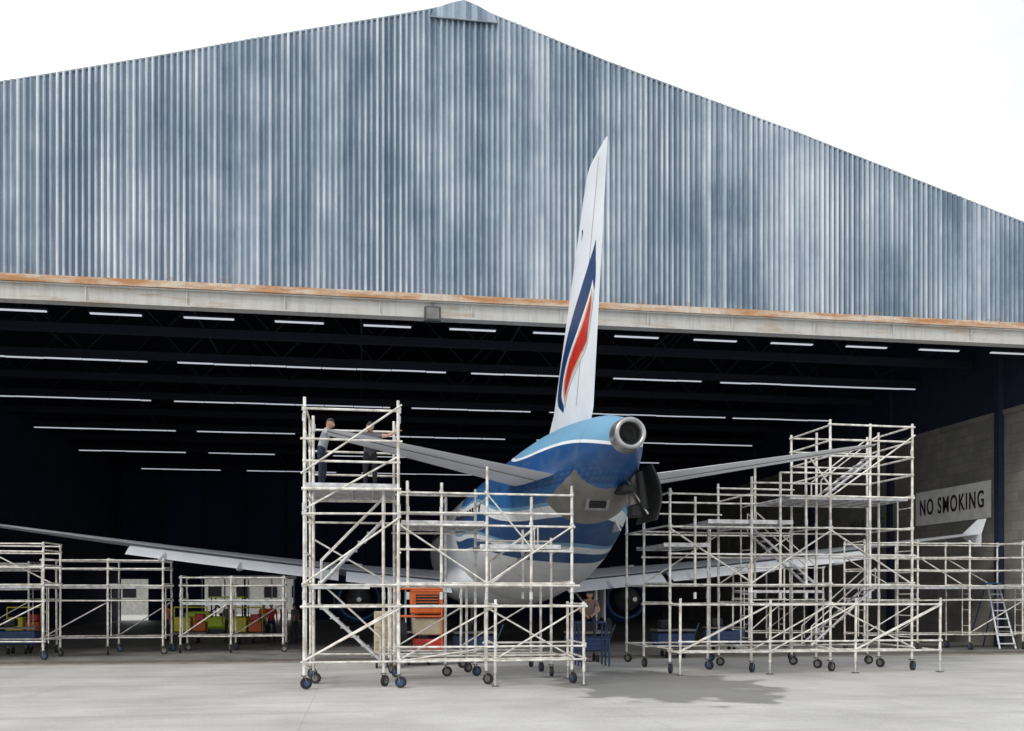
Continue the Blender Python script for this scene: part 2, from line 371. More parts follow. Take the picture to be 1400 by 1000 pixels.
fu=MB(); fu.loft([ring(*p) for p in ref],M_liv,cap=False); fu.obj('fuselage',A)
ex=MB()
ex.loft([ring(21.12,5.815,.405),ring(21.02,5.82,.385),ring(20.8,5.83,.37),ring(20.72,5.83,.34),ring(20.74,5.83,.27),ring(21.0,5.83,.25)],M_metal,cap=False)
ex.loft([ring(21.0,5.83,.25),ring(21.6,5.83,.22)],M_dark); ex.loft([ring(20.86,5.83,.13),ring(21.4,5.83,.12)],M_metal,cap=False)
ex.loft([ring(21.35,5.83,.14),ring(21.45,5.83,.13)],M_dark); ex.obj('exhaust',A)
bf=MB(); rr=[]
for i in range(13):
    t=i/12; y=36.0+t*11; k=math.sin(math.pi*t)**.45
    rr.append([Vector((CX+(1.6+1.1*k)*math.cos(a),y,2.75+(.5+.65*k)*math.sin(a))) for a in [2*math.pi*j/40 for j in range(40)]])
bf.loft(rr,M_white); bf.obj('belly_fairing',A)
def aero(nn,tk):
    xs=[(1-math.cos(math.pi*i/nn))/2 for i in range(nn+1)]
    th=lambda x:5*tk*(.2969*math.sqrt(x)-.126*x-.3516*x*x+.2843*x**3-.1036*x**4)
    up=[(x,th(x)) for x in xs[::-1]]; lo=[(x,-th(x)*.8) for x in xs[1:-1]]
    return up+lo
def surf(secs,mat,name,vertical=False,nn=14):
    m=MB(); rings=[]
    for (s_,le,te,z,tk) in secs:
        ch=le-te; ring_=[]
        for x,t in aero(nn,tk):
            if vertical: ring_.append(Vector((CX+t*ch,le-x*ch,z)))
            else: ring_.append(Vector((s_,le-x*ch,z+t*ch)))
        rings.append(ring_)
    m.loft(rings,mat); return m
def lerp(a,b,t): return a+(b-a)*t
def wz(t): return lerp(2.72,4.3,t)+.32*t*t
for sgn,nm in ((-1,'left'),(1,'right')):
    secs=[]
    for t in [i/16 for i in range(17)]:
        sp=1.8+t*17.0; x=CX+sgn*sp
        le=lerp(45.8,36.7,t); te=39.0 if sp<6.8 else lerp(39.0,35.2,(sp-6.8)/12.0)
        secs.append((x,le,te,wz(t),lerp(.15,.10,t)))
    m=surf(secs,M_grey,'w'); 
    for a,b_ in ((2.4,6.6),(6.9,14.4)):
        rings=[]
        for k in range(7):
            sp=lerp(a,b_,k/6); t=(sp-1.8)/17; x=CX+sgn*sp; z=wz(t)
            te=39.0 if sp<6.8 else lerp(39.0,35.2,(sp-6.8)/12.0); ch=lerp(1.25,.85,t)
            rings.append([Vector((x,te+.25-u*ch*.93,z-.10-u*ch*.36+v*ch)) for u,v in aero(8,.13)])
        m.loft(rings,M_white)
    for sp in (4.2,7.6,10.6,13.2):
        t=(sp-1.8)/17; x=CX+sgn*sp; z=wz(t); te=39.0 if sp<6.8 else lerp(39.0,35.2,(sp-6.8)/12.0)
        rg=[]
        for k in range(9):
            u=k/8; y=te+2.4-u*3.7; rad=.17*math.sin(math.pi*min(1,u*.97+.03))**.7+.004; zz=z-.26-.45*max(0,u-.45)
            rg.append([Vector((x+rad*.8*math.cos(a),y,zz+rad*1.25*math.sin(a))) for a in [2*math.pi*j/10 for j in range(10)]])
        m.loft(rg,M_white)
    tx=CX+sgn*18.8; z=wz(1)
    base=[Vector((tx-.03,36.4,z)),Vector((tx+.03,36.4,z)),Vector((tx+.03,35.1,z)),Vector((tx-.03,35.1,z))]
    m.loft([base,[Vector((tx+sgn*.16-.02,35.5,z+.62)),Vector((tx+sgn*.16+.02,35.5,z+.62)),Vector((tx+sgn*.16+.02,35.0,z+.62)),Vector((tx+sgn*.16-.02,35.0,z+.62))]],M_white,smooth=False)
    m.loft([[p.copy() for p in base],[Vector((tx+sgn*.08-.02,35.6,z-.5)),Vector((tx+sgn*.08+.02,35.6,z-.5)),Vector((tx+sgn*.08+.02,35.2,z-.5)),Vector((tx+sgn*.08-.02,35.2,z-.5))]],M_white,smooth=False)
    m.obj(nm+'_wing',A)
    e=MB(); ex_=CX+sgn*6.1
    def er(y,r,z=1.95): return [Vector((ex_+r*math.cos(2*math.pi*i/32),y,z+r*math.sin(2*math.pi*i/32))) for i in range(32)]
    e.loft([er(47,.95),er(46.6,1.12),er(45.5,1.2),er(43.8,1.15),er(42.6,.95),er(42.6,.8),er(43.5,.8)],M_navy,cap=False)
    e.loft([er(43.6,.62),er(42.4,.55),er(41.5,.35),er(41.2,.1)],M_metal); e.loft([er(46.5,.9),er(43.6,.79)],M_dark)
    e.box((ex_,43.5,3.05),(.3,3.6,.9),M_grey,None,.05); e.obj(nm+'_engine',A)
    secs=[]
    for t in [i/12 for i in range(13)]:
        x=CX+sgn*(.45+t*6.35 if sgn<0 else .45+t*6.75); le=lerp(27.8,23.9,t); te=lerp(24.15,22.6,t); z=lerp(5.18,6.08,t)
        if t==1: le-=.3; te+=.15
        secs.append((x,le,te,z,lerp(.105,.085,t)))
    m=surf(secs,M_white,'s')
    for k in range(12):
        a=secs[k];c=secs[k+1]
        ya=lerp(a[2],a[1],.27);yc=lerp(c[2],c[1],.27)
        za=a[3]-.8*5*a[4]*(a[1]-a[2])*.085-.006; zc=c[3]-.8*5*c[4]*(c[1]-c[2])*.085-.006
        m.tube((a[0],ya,za),(c[0],yc,zc),.012,M_coup,5)
    m.obj(nm+'_stabiliser',A)
for sgn in (-1,1):
    m=MB(); x=CX+sgn*3.9
    m.tube((x,39.6,3.0),(x,39.6,.65),.13,M_metal,12); m.tube((x-.5,39.6,.6),(x+.5,39.6,.6),.07,M_metal,10); m.tube((x,39.6,1.2),(x-sgn*1.2,39.9,2.7),.06,M_metal)
    for o_ in (-.42,.42):
        m.tube((x+o_-.17,39.6,.6),(x+o_+.17,39.6,.6),.58,M_rub,28); m.tube((x+o_-.18,39.6,.6),(x+o_+.18,39.6,.6),.28,M_metal,20)
    m.box((x+sgn*.3,39.7,1.9),(.05,1.0,1.8),M_white,None,.01)
    m.obj('main_gear',A)
m=MB(); m.tube((CX,52,2.5),(CX,52,.5),.1,M_metal,10)
for o_ in (-.25,.25): m.tube((CX+o_-.1,52,.4),(CX+o_+.1,52,.4),.4,M_rub,24)
m.obj('nose_gear',A)
def fle(z): return 29.85-5.05*(z-6.7)/6.8
def fte(z): return 24.35-1.55*(z-6.7)/6.8
secs=[(0,34.2,24.6,6.25,.045),(0,32.6,24.5,6.8,.06),(0,fle(7.15)+.6,fte(7.15),7.1,.085),(0,fle(7.7),fte(7.7),7.7,.10)]
z=8.3
while z<13.3: secs.append((0,fle(z),fte(z),z,.10)); z+=.6
secs+= [(0,fle(13.3),fte(13.3),13.3,.095),(0,fle(13.5)-.15,fte(13.5),13.47,.07),(0,fle(13.5)-.6,fte(13.5)+.1,13.54,.02)]
m=surf(secs,M_white,'fin',True,20); fin=m.obj('tail_fin',A)
def fx2(fr,z,off,sg):
    k=1.0 if sg>0 else .8
    th=5*.10*(.2969*math.sqrt(max(fr,0))-.126*fr-.3516*fr*fr+.2843*fr**3-.1036*fr**4)
    ch=fle(z)-fte(z); return (CX+sg*(th*k*ch+off), fle(z)-fr*ch, z)
dec=MB()
def strip(keys,mat,off):
    for sg in (-1,1):
        zz=[]
        for i in range(len(keys)-1):
            p0=keys[max(0,i-1)];p1=keys[i];p2=keys[i+1];p3=keys[min(len(keys)-1,i+2)]
            for k in range(6):
                t=k/6; v=[]
                v.append(lerp(p1[0],p2[0],t))
                for c in (1,2): v.append(.5*(2*p1[c]+(p2[c]-p0[c])*t+(2*p0[c]-5*p1[c]+4*p2[c]-p3[c])*t*t+(3*p1[c]-p0[c]-3*p2[c]+p3[c])*t**3))
                zz.append(v)
        zz.append(keys[-1]); nn=8
        vs=[];fs=[]
        for (z,a,c) in zz:
            c=max(c,a+.001)
            for i in range(nn+1): vs.append(fx2(lerp(a,c,i/nn),z,off,sg))
        for k in range(len(zz)-1):
            for i in range(nn): q=k*(nn+1)+i; fs.append([q,q+1,q+nn+2,q+nn+1])
        dec.add(vs,fs,mat,True)
strip([(11.3,.84,.845),(10.9,.70,.87),(10.4,.52,.90),(10.0,.38,.88),(9.6,.27,.80),(9.2,.20,.66),(8.8,.165,.52),(8.4,.165,.42),(8.0,.20,.40),(7.75,.27,.41),(7.5,.40,.43)],M_navy,.010)
strip([(10.35,.84,.85),(10.05,.78,.89),(9.75,.68,.88),(9.4,.56,.86),(9.05,.43,.84),(8.75,.355,.80),(8.4,.32,.64),(8.0,.33,.50),(7.8,.38,.47),(7.6,.44,.45)],M_white,.016)
strip([(10.15,.84,.85),(9.9,.79,.87),(9.5,.67,.85),(9.15,.54,.83),(8.85,.43,.81),(8.6,.38,.69),(8.2,.36,.53),(7.9,.40,.47),(7.7,.44,.45)],M_orange,.022)
strip([(10.0,.83,.84),(9.75,.79,.85),(9.4,.69,.83),(9.1,.56,.82),(8.92,.50,.81),(8.72,.44,.70),(8.4,.40,.55),(8.1,.41,.48),(7.9,.43,.45)],M_red,.028)
strip([(13.3,.70,.708),(7.4,.70,.704)],M_coup,.008)
strip([(12.0,.30,.345),(11.9,.33,.36),(11.75,.33,.34)],M_navy,.009)
dec.obj('fin_livery',A)
win=MB()
for i in range(34):
    y=30.5+i*.57
    if y>49: break
    for sg in (-1,1):
        zc=4.9; 
        for (a,b_,c),(d,e,f_) in zip(st,st[1:]):
            if a<=y<=d: t=(y-a)/(d-a); zz=lerp(b_,e,t); rad=lerp(c,f_,t)
        dx=math.sqrt(max(0,rad*rad-(zc-zz)**2))
        win.box((CX+sg*dx,y,zc),(.03,.24,.36),M_dark,None,.008)
win.obj('cabin_windows',A)
ap=MB()
def curved_door(x0,y0,y1,z0,z1,bulge,mat,mat2,tilt):
    vs=[];n=8
    for layer,off in ((0,0),(1,.05)):
        for j,yy in enumerate((y0,y1)):
            for i in range(n+1):
                t=i/n; vs.append((x0+bulge*math.sin(math.pi*t)*.8+off+tilt*t,yy,lerp(z1,z0,t)))
    k=n+1
    f1=[[i,i+1,k+i+1,k+i] for i in range(n)]; f2=[[2*k+i,3*k+i,3*k+i+1,2*k+i+1] for i in range(n)]
    ap.add(vs,f1,mat,True); ap.add(vs,f2,mat2,True)
    ap.add(vs,[[i,2*k+i,2*k+i+1,i+1] for i in range(n)]+[[k+i,k+i+1,3*k+i+1,3*k+i] for i in range(n)]+[[0,k,3*k,2*k],[n,2*k+n,3*k+n,k+n]],mat)
curved_door(6.95,22.3,24.0,4.0,5.35,.22,M_dark,M_navy,.12)
ap.tube((6.75,22.6,5.2),(6.9,22.6,4.3),.1,M_dark,10); ap.tube((6.7,23.2,5.3),(6.75,23.0,4.4),.14,M_coup,10); ap.tube((6.5,23.0,5.1),(6.95,22.5,4.15),.03,M_metal)
ap.box((6.72,22.9,4.25),(.25,.5,.3),M_dark,None,.03)
ap.box((6.45,22.9,4.78),(.3,.8,.18),M_dark,None,.03)
Rm=Matrix.Rotation(math.radians(38),3,'X')
ap.box((5.98,23.75,4.50),(.62,.06,.36),M_metal,Rm,.01); ap.box((5.98,23.715,4.485),(.44,.06,.2),M_dark,Rm,.01)
ap.box((6.9,25.8,4.15),(.04,1.1,.5),M_grey,Matrix.Rotation(-.5,3,'Y'),.01)
ap.obj('apu_bay_doors',A)

# ------------------------------------------------------------ scaffolds
RP=.037; RR=.027
def caster(M,x,y,blue=False):
    a=random.uniform(0,math.pi); dx,dy=math.cos(a),math.sin(a); r=.135
    cx=x+dy*.05; cy=y-dx*.05
    M.tube((cx-dx*.032,cy-dy*.032,r+.005),(cx+dx*.032,cy+dy*.032,r+.005),r,M_rub,16)
    M.tube((cx-dx*.036,cy-dy*.036,r+.005),(cx+dx*.036,cy+dy*.036,r+.005),r*.55,M_blue if blue else M_coup,12)
    for s_ in (-1,1): M.tube((cx+dx*.05*s_,cy+dy*.05*s_,r),(x+dx*.05*s_,y+dy*.05*s_,.31),.014,M_coup,5)
    M.box((x,y,.315),(.14,.14,.02),M_coup); M.tube((x,y,.31),(x,y,.45),.022,M_pipe2,6)
def jack(M,x,y):
    M.box((x,y,.02),(.16,.16,.02),M_coup); M.tube((x,y,.02),(x,y,.45),.024,M_pipe2,6)
def post(M,x,y,z1,foot='c',lv=(),z0=.33):
    dx=random.uniform(-.02,.02); dy=random.uniform(-.02,.02)
    M.tube((x,y,z0),(x+dx,y+dy,z1+random.uniform(-.04,.05)),RP,M_pipe)
    if foot=='c': caster(M,x,y,random.random()<.4)
    elif foot=='j': jack(M,x,y)
    for z in lv:
        if z0<z<z1+.05: M.tube((x,y,z-.045),(x,y,z+.045),RP+.018,M_pipe2,7)
    z=2.15
    while z<z1: M.tube((x,y,z-.09),(x,y,z+.09),RP+.008,M_pipe2,7); z+=2.05
def rail(M,p,q,r=None,m=None):
    r=RR if r is None else r
    a=Vector(p); b=Vector(q); d=(b-a)
    e=d.normalized()*random.uniform(.02,.09) if d.length>.5 else d*0
    j=Vector((0,0,random.uniform(-.012,.012)))
    M.tube(a-e+j,b+e-j,r,m or M_pipe,6)
def ladder_frame(M,x,ya,yb,z0,z1):
    ym=ya+(yb-ya)*.3
    rail(M,(x,ym,z0),(x,ym,z1),.02)
    z=z0+.35
    while z<z1: M.tube((x,ya,z),(x,ym,z),.016,M_pipe,6); z+=.62
def stairs(M,p,q,w,n):
    p=Vector(p);q=Vector(q); o=Vector((0,w,0))
    for d in (Vector((0,0,0)),o):
        M.tube(p+d,q+d,.038,M_pipe2,6)
        M.tube(p+d+Vector((0,0,.55)),q+d+Vector((0,0,.55)),.02,M_pipe,6)
        M.tube(p+d,p+d+Vector((0,0,.55)),.02,M_pipe,6); M.tube(q+d,q+d+Vector((0,0,.55)),.02,M_pipe,6)
    for i in range(n):
        c=p.lerp(q,(i+.5)/n)+o/2; M.box(c,(.2,w,.03),M_deck)
def deck(M,x0,x1,y0,y1,z):
    n=max(1,round((y1-y0)/.5)); w=(y1-y0)/n
    for i in range(n):
        yc=y0+(i+.5)*w; M.box(((x0+x1)/2,yc,z),(x1-x0,w-.03,.045),M_deck,None,.006)
        k=int((x1-x0)/.5)
        for j in range(k+1): M.box((x0+.05+j*(x1-x0-.1)/max(1,k),yc,z-.045),(.04,w-.05,.04),M_pipe2)
    for yy in (y0,y1): M.box(((x0+x1)/2,yy,z-.01),(x1-x0,.03,.11),M_pipe2)
def grid(M,xs,ys,tops,levels,foot='c',diag=True,ylevels=None,feet=None):
    T=lambda i:(tops[i] if isinstance(tops,(list,tuple)) else tops)
    for i,x in enumerate(xs):
        for j,y in enumerate(ys): post(M,x,y,T(i),foot,levels)
    for z in levels:
        for j,y in enumerate(ys):
            for i in range(len(xs)-1):
                if z<=min(T(i),T(i+1))+.01: rail(M,(xs[i],y-.03,z),(xs[i+1],y-.03,z))
    for z in (ylevels or levels):
        for i,x in enumerate(xs):
            if z<=T(i)+.01:
                for j in range(len(ys)-1): rail(M,(x+.03,ys[j],z+.05),(x+.03,ys[j+1],z+.05))
    if diag:
        for i in range(len(xs)-1):
            zt=min(T(i),T(i+1)); z=.65; k=i
            while z+1.2<zt:
                for j,y in enumerate(ys):
                    if (j+k)%2: continue
                    a,c=(xs[i],xs[i+1]) if (k+i)%2==0 else (xs[i+1],xs[i])
                    rail(M,(a,y+.04,z),(c,y+.04,min(z+1.25,zt)),.024)
                z+=1.75;k+=1
L1=MB()
grid(L1,[-1.3,.86],[22.3,25.2],6.72,[.62,1.9,2.4,4.05,6.45],ylevels=[.62,1.9,2.4,3.1,4.05,4.5,6.45])
for z in (5.25,5.75): rail(L1,(-1.3,22.27,z),(.86,22.27,z))
for z in (5.3,5.9): rail(L1,(-1.3,25.25,z),(.86,25.25,z)); rail(L1,(-1.27,22.3,z),(-1.27,25.2,z))
deck(L1,-1.28,.84,22.4,25.1,4.72)
rail(L1,(-1.3,22.27,4.62),(.86,22.27,4.62),.035); rail(L1,(-1.3,25.2,4.62),(.86,25.2,4.62),.035)
for x in (-1.3,.86): ladder_frame(L1,x,22.3,25.2,.6,4.6)
rail(L1,(-1.3,22.25,5.0),(.86,22.25,6.55),.024)
post(L1,.52,22.7,4.7,'c'); post(L1,-1.15,23.7,6.5,'c')
stairs(L1,(-.95,23.0,2.45),(.55,23.0,4.0),.6,7)
stairs(L1,(.45,23.0,.6),(-1.0,23.0,1.95),.6,6)
deck(L1,-1.2,.2,22.9,23.7,2.38)
rail(L1,(-1.3,22.25,2.45),(.86,22.25,3.95),.024); rail(L1,(-1.3,22.25,.65),(.86,22.25,1.85),.024)
grid(L1,[3.13,5.28],[22.3,24.1],2.02,[.62,.95,1.9],foot='j')
for z in (.62,.95,1.9,2.4): rail(L1,(.86,22.27,z),(3.13 if z<2 else 5.1,22.27,z),.028)
for z in (.62,1.9): rail(L1,(.86,24.1,z),(3.13,24.1,z))
rail(L1,(.86,22.34,.65),(3.13,22.34,1.9),.022); rail(L1,(3.13,22.34,.95),(.86,22.34,.62),.02)
for x,y,z1 in ((3.0,22.9,5.25),(5.12,22.9,4.82),(3.0,25.2,5.0),(1.9,22.9,4.9),(4.1,22.9,4.6),(2.2,25.2,4.9),(4.2,24.7,3.85),(1.1,22.9,4.9),(5.0,24.9,3.7)):
    if x in (3.0,5.12,5.0,2.2): post(L1,x,y,z1,'c',(.62,1.9,2.4,3.3,3.9,4.65))
    else: post(L1,x,y,z1,None,(2.4,3.3,3.9,4.65),z0=2.35)
for z in (.62,1.9,2.45,3.25,3.85,4.15,4.62): rail(L1,(.86,22.87,z),(5.12,22.87,z),.027)
for z in (.62,2.45,3.8,4.3,4.8): rail(L1,(.86,25.17,z),(3.0,25.17,z))
for z in (.62,2.45,3.6): rail(L1,(3.0,25.1,z),(5.0,24.9,z))
for z in (.62,1.9,2.5,3.85,4.5): rail(L1,(3.0,22.9,z),(3.0,25.2,z))
for z in (.62,1.9,2.5,3.3): rail(L1,(5.08,22.9,z),(5.02,24.9,z))
deck(L1,.95,2.95,22.95,25.1,3.92); deck(L1,2.85,4.85,22.95,24.6,3.36)
rail(L1,(3.0,22.8,2.45),(5.12,22.8,3.85),.022); rail(L1,(.9,22.8,3.85),(3.0,22.8,2.45),.022)
rail(L1,(3.0,22.8,4.62),(4.1,22.8,3.3),.02); rail(L1,(5.12,22.8,.65),(3.0,22.8,1.85),.022)
stairs(L1,(3.2,23.6,2.45),(4.4,23.6,3.35),.5,5)
grid(L1,[.8,2.9,5.0],[26.4,28.0],2.45,[.62,2.4])
L1.obj('scaffold_tower')

R1=MB()
grid(R1,[8.45,11.0,13.5,16.05],[24.5],2.05,[.62,.9,1.9],foot='j')
xs=[8.38,10.74,13.1,15.6]
grid(R1,xs,[25.15,27.6],[5.1,5.5,7.1,7.1],[.62,1.9,2.45,3.3,4.05,4.95],ylevels=[.62,1.9,2.45,4.05,4.95],diag=False)
for z in (5.6,6.1,6.55,6.98):
    for y in (25.12,27.57): rail(R1,(13.1,y,z),(15.6,y,z))
    for x in (13.1,15.6): rail(R1,(x,25.15,z),(x,27.6,z))
rail(R1,(8.38,27.57,4.6),(10.74,27.57,4.6)); rail(R1,(10.74,27.57,5.4),(13.1,27.57,5.4)); 
grid(R1,[8.42,11.2,14.0],[29.6],[4.7,4.4,4.2],[.62,2.45,4.1],diag=False)
for z in (.62,2.45,4.1): rail(R1,(8.42,27.6,z),(8.42,29.6,z))
for x,y,z1 in ((9.1,25.15,4.9),(11.6,25.15,5.6),(12.4,25.2,6.1),(14.3,25.15,7.0),(11.9,27.6,6.2)): post(R1,x,y,z1,None,(2.45,4.05),z0=2.4)
post(R1,9.9,26.3,4.2,'c'); post(R1,13.25,26.3,6.9,'c'); post(R1,15.3,26.4,7.0,'c')
deck(R1,11.9,15.5,25.2,27.5,4.93); deck(R1,9.5,12.0,25.2,27.5,4.22); deck(R1,8.45,9.8,25.9,28.6,3.6)
for x in (10.74,15.6): ladder_frame(R1,x,25.15,27.6,.6,4.9)
stairs(R1,(11.2,25.9,4.0),(13.0,25.9,2.5),.6,8); stairs(R1,(13.2,25.9,4.95),(15.0,25.9,6.3),.6,7); stairs(R1,(12.9,25.9,.7),(14.9,25.9,2.4),.6,8)
for a,c in (((8.38,25.1,4.0),(10.74,25.1,2.5)),((10.74,25.1,2.5),(13.1,25.1,4.0)),((13.1,25.1,4.95),(15.6,25.1,6.7)),((15.6,25.1,2.45),(13.1,25.1,4.0)),((10.74,25.1,.65),(13.1,25.1,1.9)),((15.6,25.1,.65),(13.1,25.1,1.9)),((12.4,25.1,6.1),(13.1,25.1,5.2)),((10.74,25.1,5.3),(12.4,25.1,5.3)),((11.6,25.1,5.6),(13.1,25.1,5.6)),((8.45,24.45,.65),(11,24.45,1.9)),((13.5,24.45,1.9),(11,24.45,.65)),((13.5,24.45,.65),(16.05,24.45,1.9)),((8.38,27.6,2.5),(10.74,27.6,4.0)),((13.1,27.6,4.0),(10.74,27.6,2.5))): rail(R1,a,c,.024)
for x in (8.45,11,13.5,16.05):
    for z in (.62,1.9): rail(R1,(x,24.5,z),(x-.1,25.15,z))
R1.obj('scaffold_tower')

def small(name,xs,ys,top,extra=()):
    M=MB(); lv=[z for z in (.62,1.95,2.5,3.1,3.6) if z<=top-.2]+[top-.05]
    grid(M,xs,ys,top,lv[::1]); deck(M,xs[0],xs[-1],ys[0]+.05,ys[-1]-.05,min(top-1.0,2.45))
    for x in xs: ladder_frame(M,x,ys[0],ys[-1],.6,min(2.4,top))
    return M.obj(name)
small('mobile_scaffold',[-17.4,-15.0,-12.7,-10.4],[33.5,35.3],3.9)
small('mobile_scaffold',[-11.2,-9.0,-7.1],[36.0,37.6],3.45)
small('mobile_scaffold',[-6.6,-4.8,-2.9],[36.6,38.0],2.85)
small('mobile_scaffold',[19.0,21.2,23.4,25.7],[33.8,35.3],4.2)
small('mobile_scaffold',[15.5,17.0,18.7],[36.5,38.2],3.3)
small('mobile_scaffold',[-14.6,-12.5],[38.6,40.2],3.4)

S=MB(); 
for dx in (-.35,.35):
    S.tube((25.2+dx,34.0,.03),(25.2+dx*.7,34.9,2.6),.035,M_white,6); S.tube((25.2+dx,36.0,.03),(25.2+dx*.7,35.0,2.6),.03,M_blue,6)
for i in range(8):
    t=(i+.7)/8; S.box((25.2,34+.9*t,2.6*t),(.66-.2*t,.22,.04),M_white)
S.box((25.2,34.95,2.62),(.6,.4,.05),M_blue); S.obj('step_ladder')

M_or=simple('equipment_orange',(.68,.14,.03),.5); M_tan=simple('tan_drawers',(.50,.42,.30),.6); M_bl2=simple('blue_steel',(.02,.05,.14),.5); M_yel=simple('safety_yellow',(.75,.68,.05),.5)
def trolley(name,x,y,kind):
    T=MB()
    if kind=='orange':
        T.box((x,y,.4),(1.6,1.0,.1),M_coup,None,.02)
        T.box((x+.25,y,1.95),(1.0,.7,.75),M_or,None,.05)
        T.box((x+.25,y-.36,1.98),(.7,.02,.4),M_dark,None,.004)
        for i in range(4): T.box((x+.25,y-.375,1.85+i*.09),(.66,.02,.025),M_or)
        T.box((x+.3,y,.62),(.9,.8,.35),M_red,None,.03)
        for dx in (-.7,.7):
            for dy in (-.4,.4): T.tube((x+dx,y+dy,.4),(x+dx,y+dy,2.35),.03,M_or,6); 
        for z in (1.5,2.35):
            for dy in (-.4,.4): T.tube((x-.7,y+dy,z),(x+.7,y+dy,z),.03,M_or,6)
        T.box((x+.3,y,1.18),(.9,.7,.5),M_tan,None,.03)
    elif kind=='drawers':
        T.box((x,y,1.0),(.75,.6,1.35),M_tan,None,.03)
        for i in range(6): T.box((x,y-.31,.45+i*.21),(.68,.03,.17),M_tan,None,.006); T.box((x,y-.335,.5+i*.21),(.4,.02,.02),M_coup)
    elif kind=='blue':
        T.box((x,y,.6),(1.3,.8,.5),M_bl2,None,.04); T.box((x,y,.95),(1.35,.85,.06),M_coup,None,.01)
        for i in range(3): T.box((x,y-.41,.45+i*.15),(1.1,.02,.1),M_bl2,None,.004)
        T.tube((x+.7,y,.6),(x+.95,y,1.2),.025,M_bl2); T.box((x-.3,y,1.15),(.4,.35,.3),M_dark,None,.04)
    elif kind=='stack':
        T.box((x,y,.45),(1.5,1.0,.12),M_coup,None,.02); T.box((x-.3,y,.85),(.7,.7,.65),M_yel,None,.04); T.box((x+.42,y,.75),(.55,.7,.45),M_or,None,.04)
        T.box((x+.4,y,1.15),(.4,.5,.3),M_red,None,.03); T.tube((x-.7,y,.5),(x-.7,y,1.6),.03,M_yel,6); T.tube((x+.7,y,.5),(x+.7,y,1.6),.03,M_yel,6); T.tube((x-.7,y,1.6),(x+.7,y,1.6),.03,M_yel,6)
    for dx in (-.3,.3):
        for dy in (-.25,.25): T.tube((x+dx-.03,y+dy,.12),(x+dx+.03,y+dy,.12),.12,M_rub,12); T.tube((x+dx,y+dy,.12),(x+dx,y+dy,.4),.03,M_coup,6)
    return T.obj(name)
trolley('power_cart',1.75,29.6,'orange'); trolley('tool_cabinet',.75,28.6 ,'drawers'); trolley('tool_cabinet',7.2,30.0,'blue'); trolley('tool_cabinet',13.2,33.4,'blue'); trolley('tool_cabinet',-12.3,37,'blue'); trolley('tool_cabinet',3.6,30.5,'blue'); trolley('tool_cabinet',10.6,31.5,'blue')
trolley('equipment_cart',-7.5,44,'stack'); trolley('equipment_cart',-5.0,43,'stack'); trolley('equipment_cart',-14.6,44.5,'stack')
W=MB(); wx,wy=6.9,28.3
W.box((wx,wy,1.33),(.9,.5,.06),M_bl2,None,.01); W.box((wx,wy-.5,.84),(.9,.4,.05),M_bl2,None,.01)
for dx in (-.42,.42):
    W.tube((wx+dx,wy+.2,.02),(wx+dx,wy+.2,1.33),.03,M_bl2,6); W.tube((wx+dx,wy-.22,.02),(wx+dx,wy-.22,1.33),.03,M_bl2,6); W.tube((wx+dx,wy-.66,.02),(wx+dx,wy-.66,.84),.03,M_bl2,6)
    W.tube((wx+dx,wy-.66,.84),(wx+dx,wy-.22,1.33),.02,M_bl2,6); W.tube((wx+dx,wy-.66,.3),(wx+dx,wy+.2,.3),.02,M_bl2,6)
W.obj('work_stand')

V=MB(); vx,vy=-7.2,50; M_hv=simple('hi_vis_green',(.55,.75,.04),.4)
V.box((vx,vy,.75),(3.2,1.6,.6),M_hv,None,.12); V.box((vx-.9,vy,1.15),(1.2,1.4,.3),M_hv,None,.08); V.box((vx+.5,vy,1.15),(.7,1.2,.15),M_dark,None,.04)
for dx in (-.2,1.3):
    for dy in (-.7,.7): V.tube((vx+dx,vy+dy,1),(vx+dx,vy+dy,2.0),.04,M_dark,6)
V.box((vx+.55,vy,2.02),(1.7,1.6,.07),M_hv,None,.02); V.tube((vx-.3,vy,1.3),(vx,vy,1.55),.03,M_dark); V.tube((vx,vy,1.55),(vx+.03,vy,1.58),.2,M_dark,14)
for dx in (-1,1):
    for dy in (-.75,.75): V.tube((vx+dx,vy+dy-.12,.38),(vx+dx,vy+dy+.12,.38),.38,M_rub,20); V.tube((vx+dx,vy+dy-.13,.38),(vx+dx,vy+dy+.13,.38),.18,M_white,14)
V.obj('baggage_tug')

# ------------------------------------------------------------ people
M_skin=simple('skin',(.42,.24,.16),.5,0,.05,8); M_hair=simple('hair',(.012,.010,.009),.6)
M_shoe=simple('shoe_leather',(.03,.03,.03),.6); M_eye=simple('eye',(.02,.02,.02),.2); M_lip=simple('lip',(.28,.11,.09),.5)
def skin_mesh(vs,es,rs,roots,sub=2):
    me=bpy.data.meshes.new('t'); me.from_pydata(vs,es,[]); o=bpy.data.objects.new('t',me); COL.objects.link(o)
    o.modifiers.new('s','SKIN')
    for i,r in enumerate(rs):
        sv=me.skin_vertices[0].data[i]; sv.radius=(r if isinstance(r,tuple) else (r,r)); sv.use_root=(i in roots)
    sb=o.modifiers.new('u','SUBSURF'); sb.levels=sub; sb.render_levels=sub
    dg=bpy.context.evaluated_depsgraph_get(); em=bpy.data.meshes.new_from_object(o.evaluated_get(dg))
    V_=[v.co.copy() for v in em.vertices]; F_=[list(p.vertices) for p in em.polygons]
    bpy.data.objects.remove(o); bpy.data.meshes.remove(em); return V_,F_
def segd(p,a,b):
    ab=b-a; t=max(0,min(1,(p-a).dot(ab)/max(1e-9,ab.length_squared))); return (p-(a+ab*t)).length
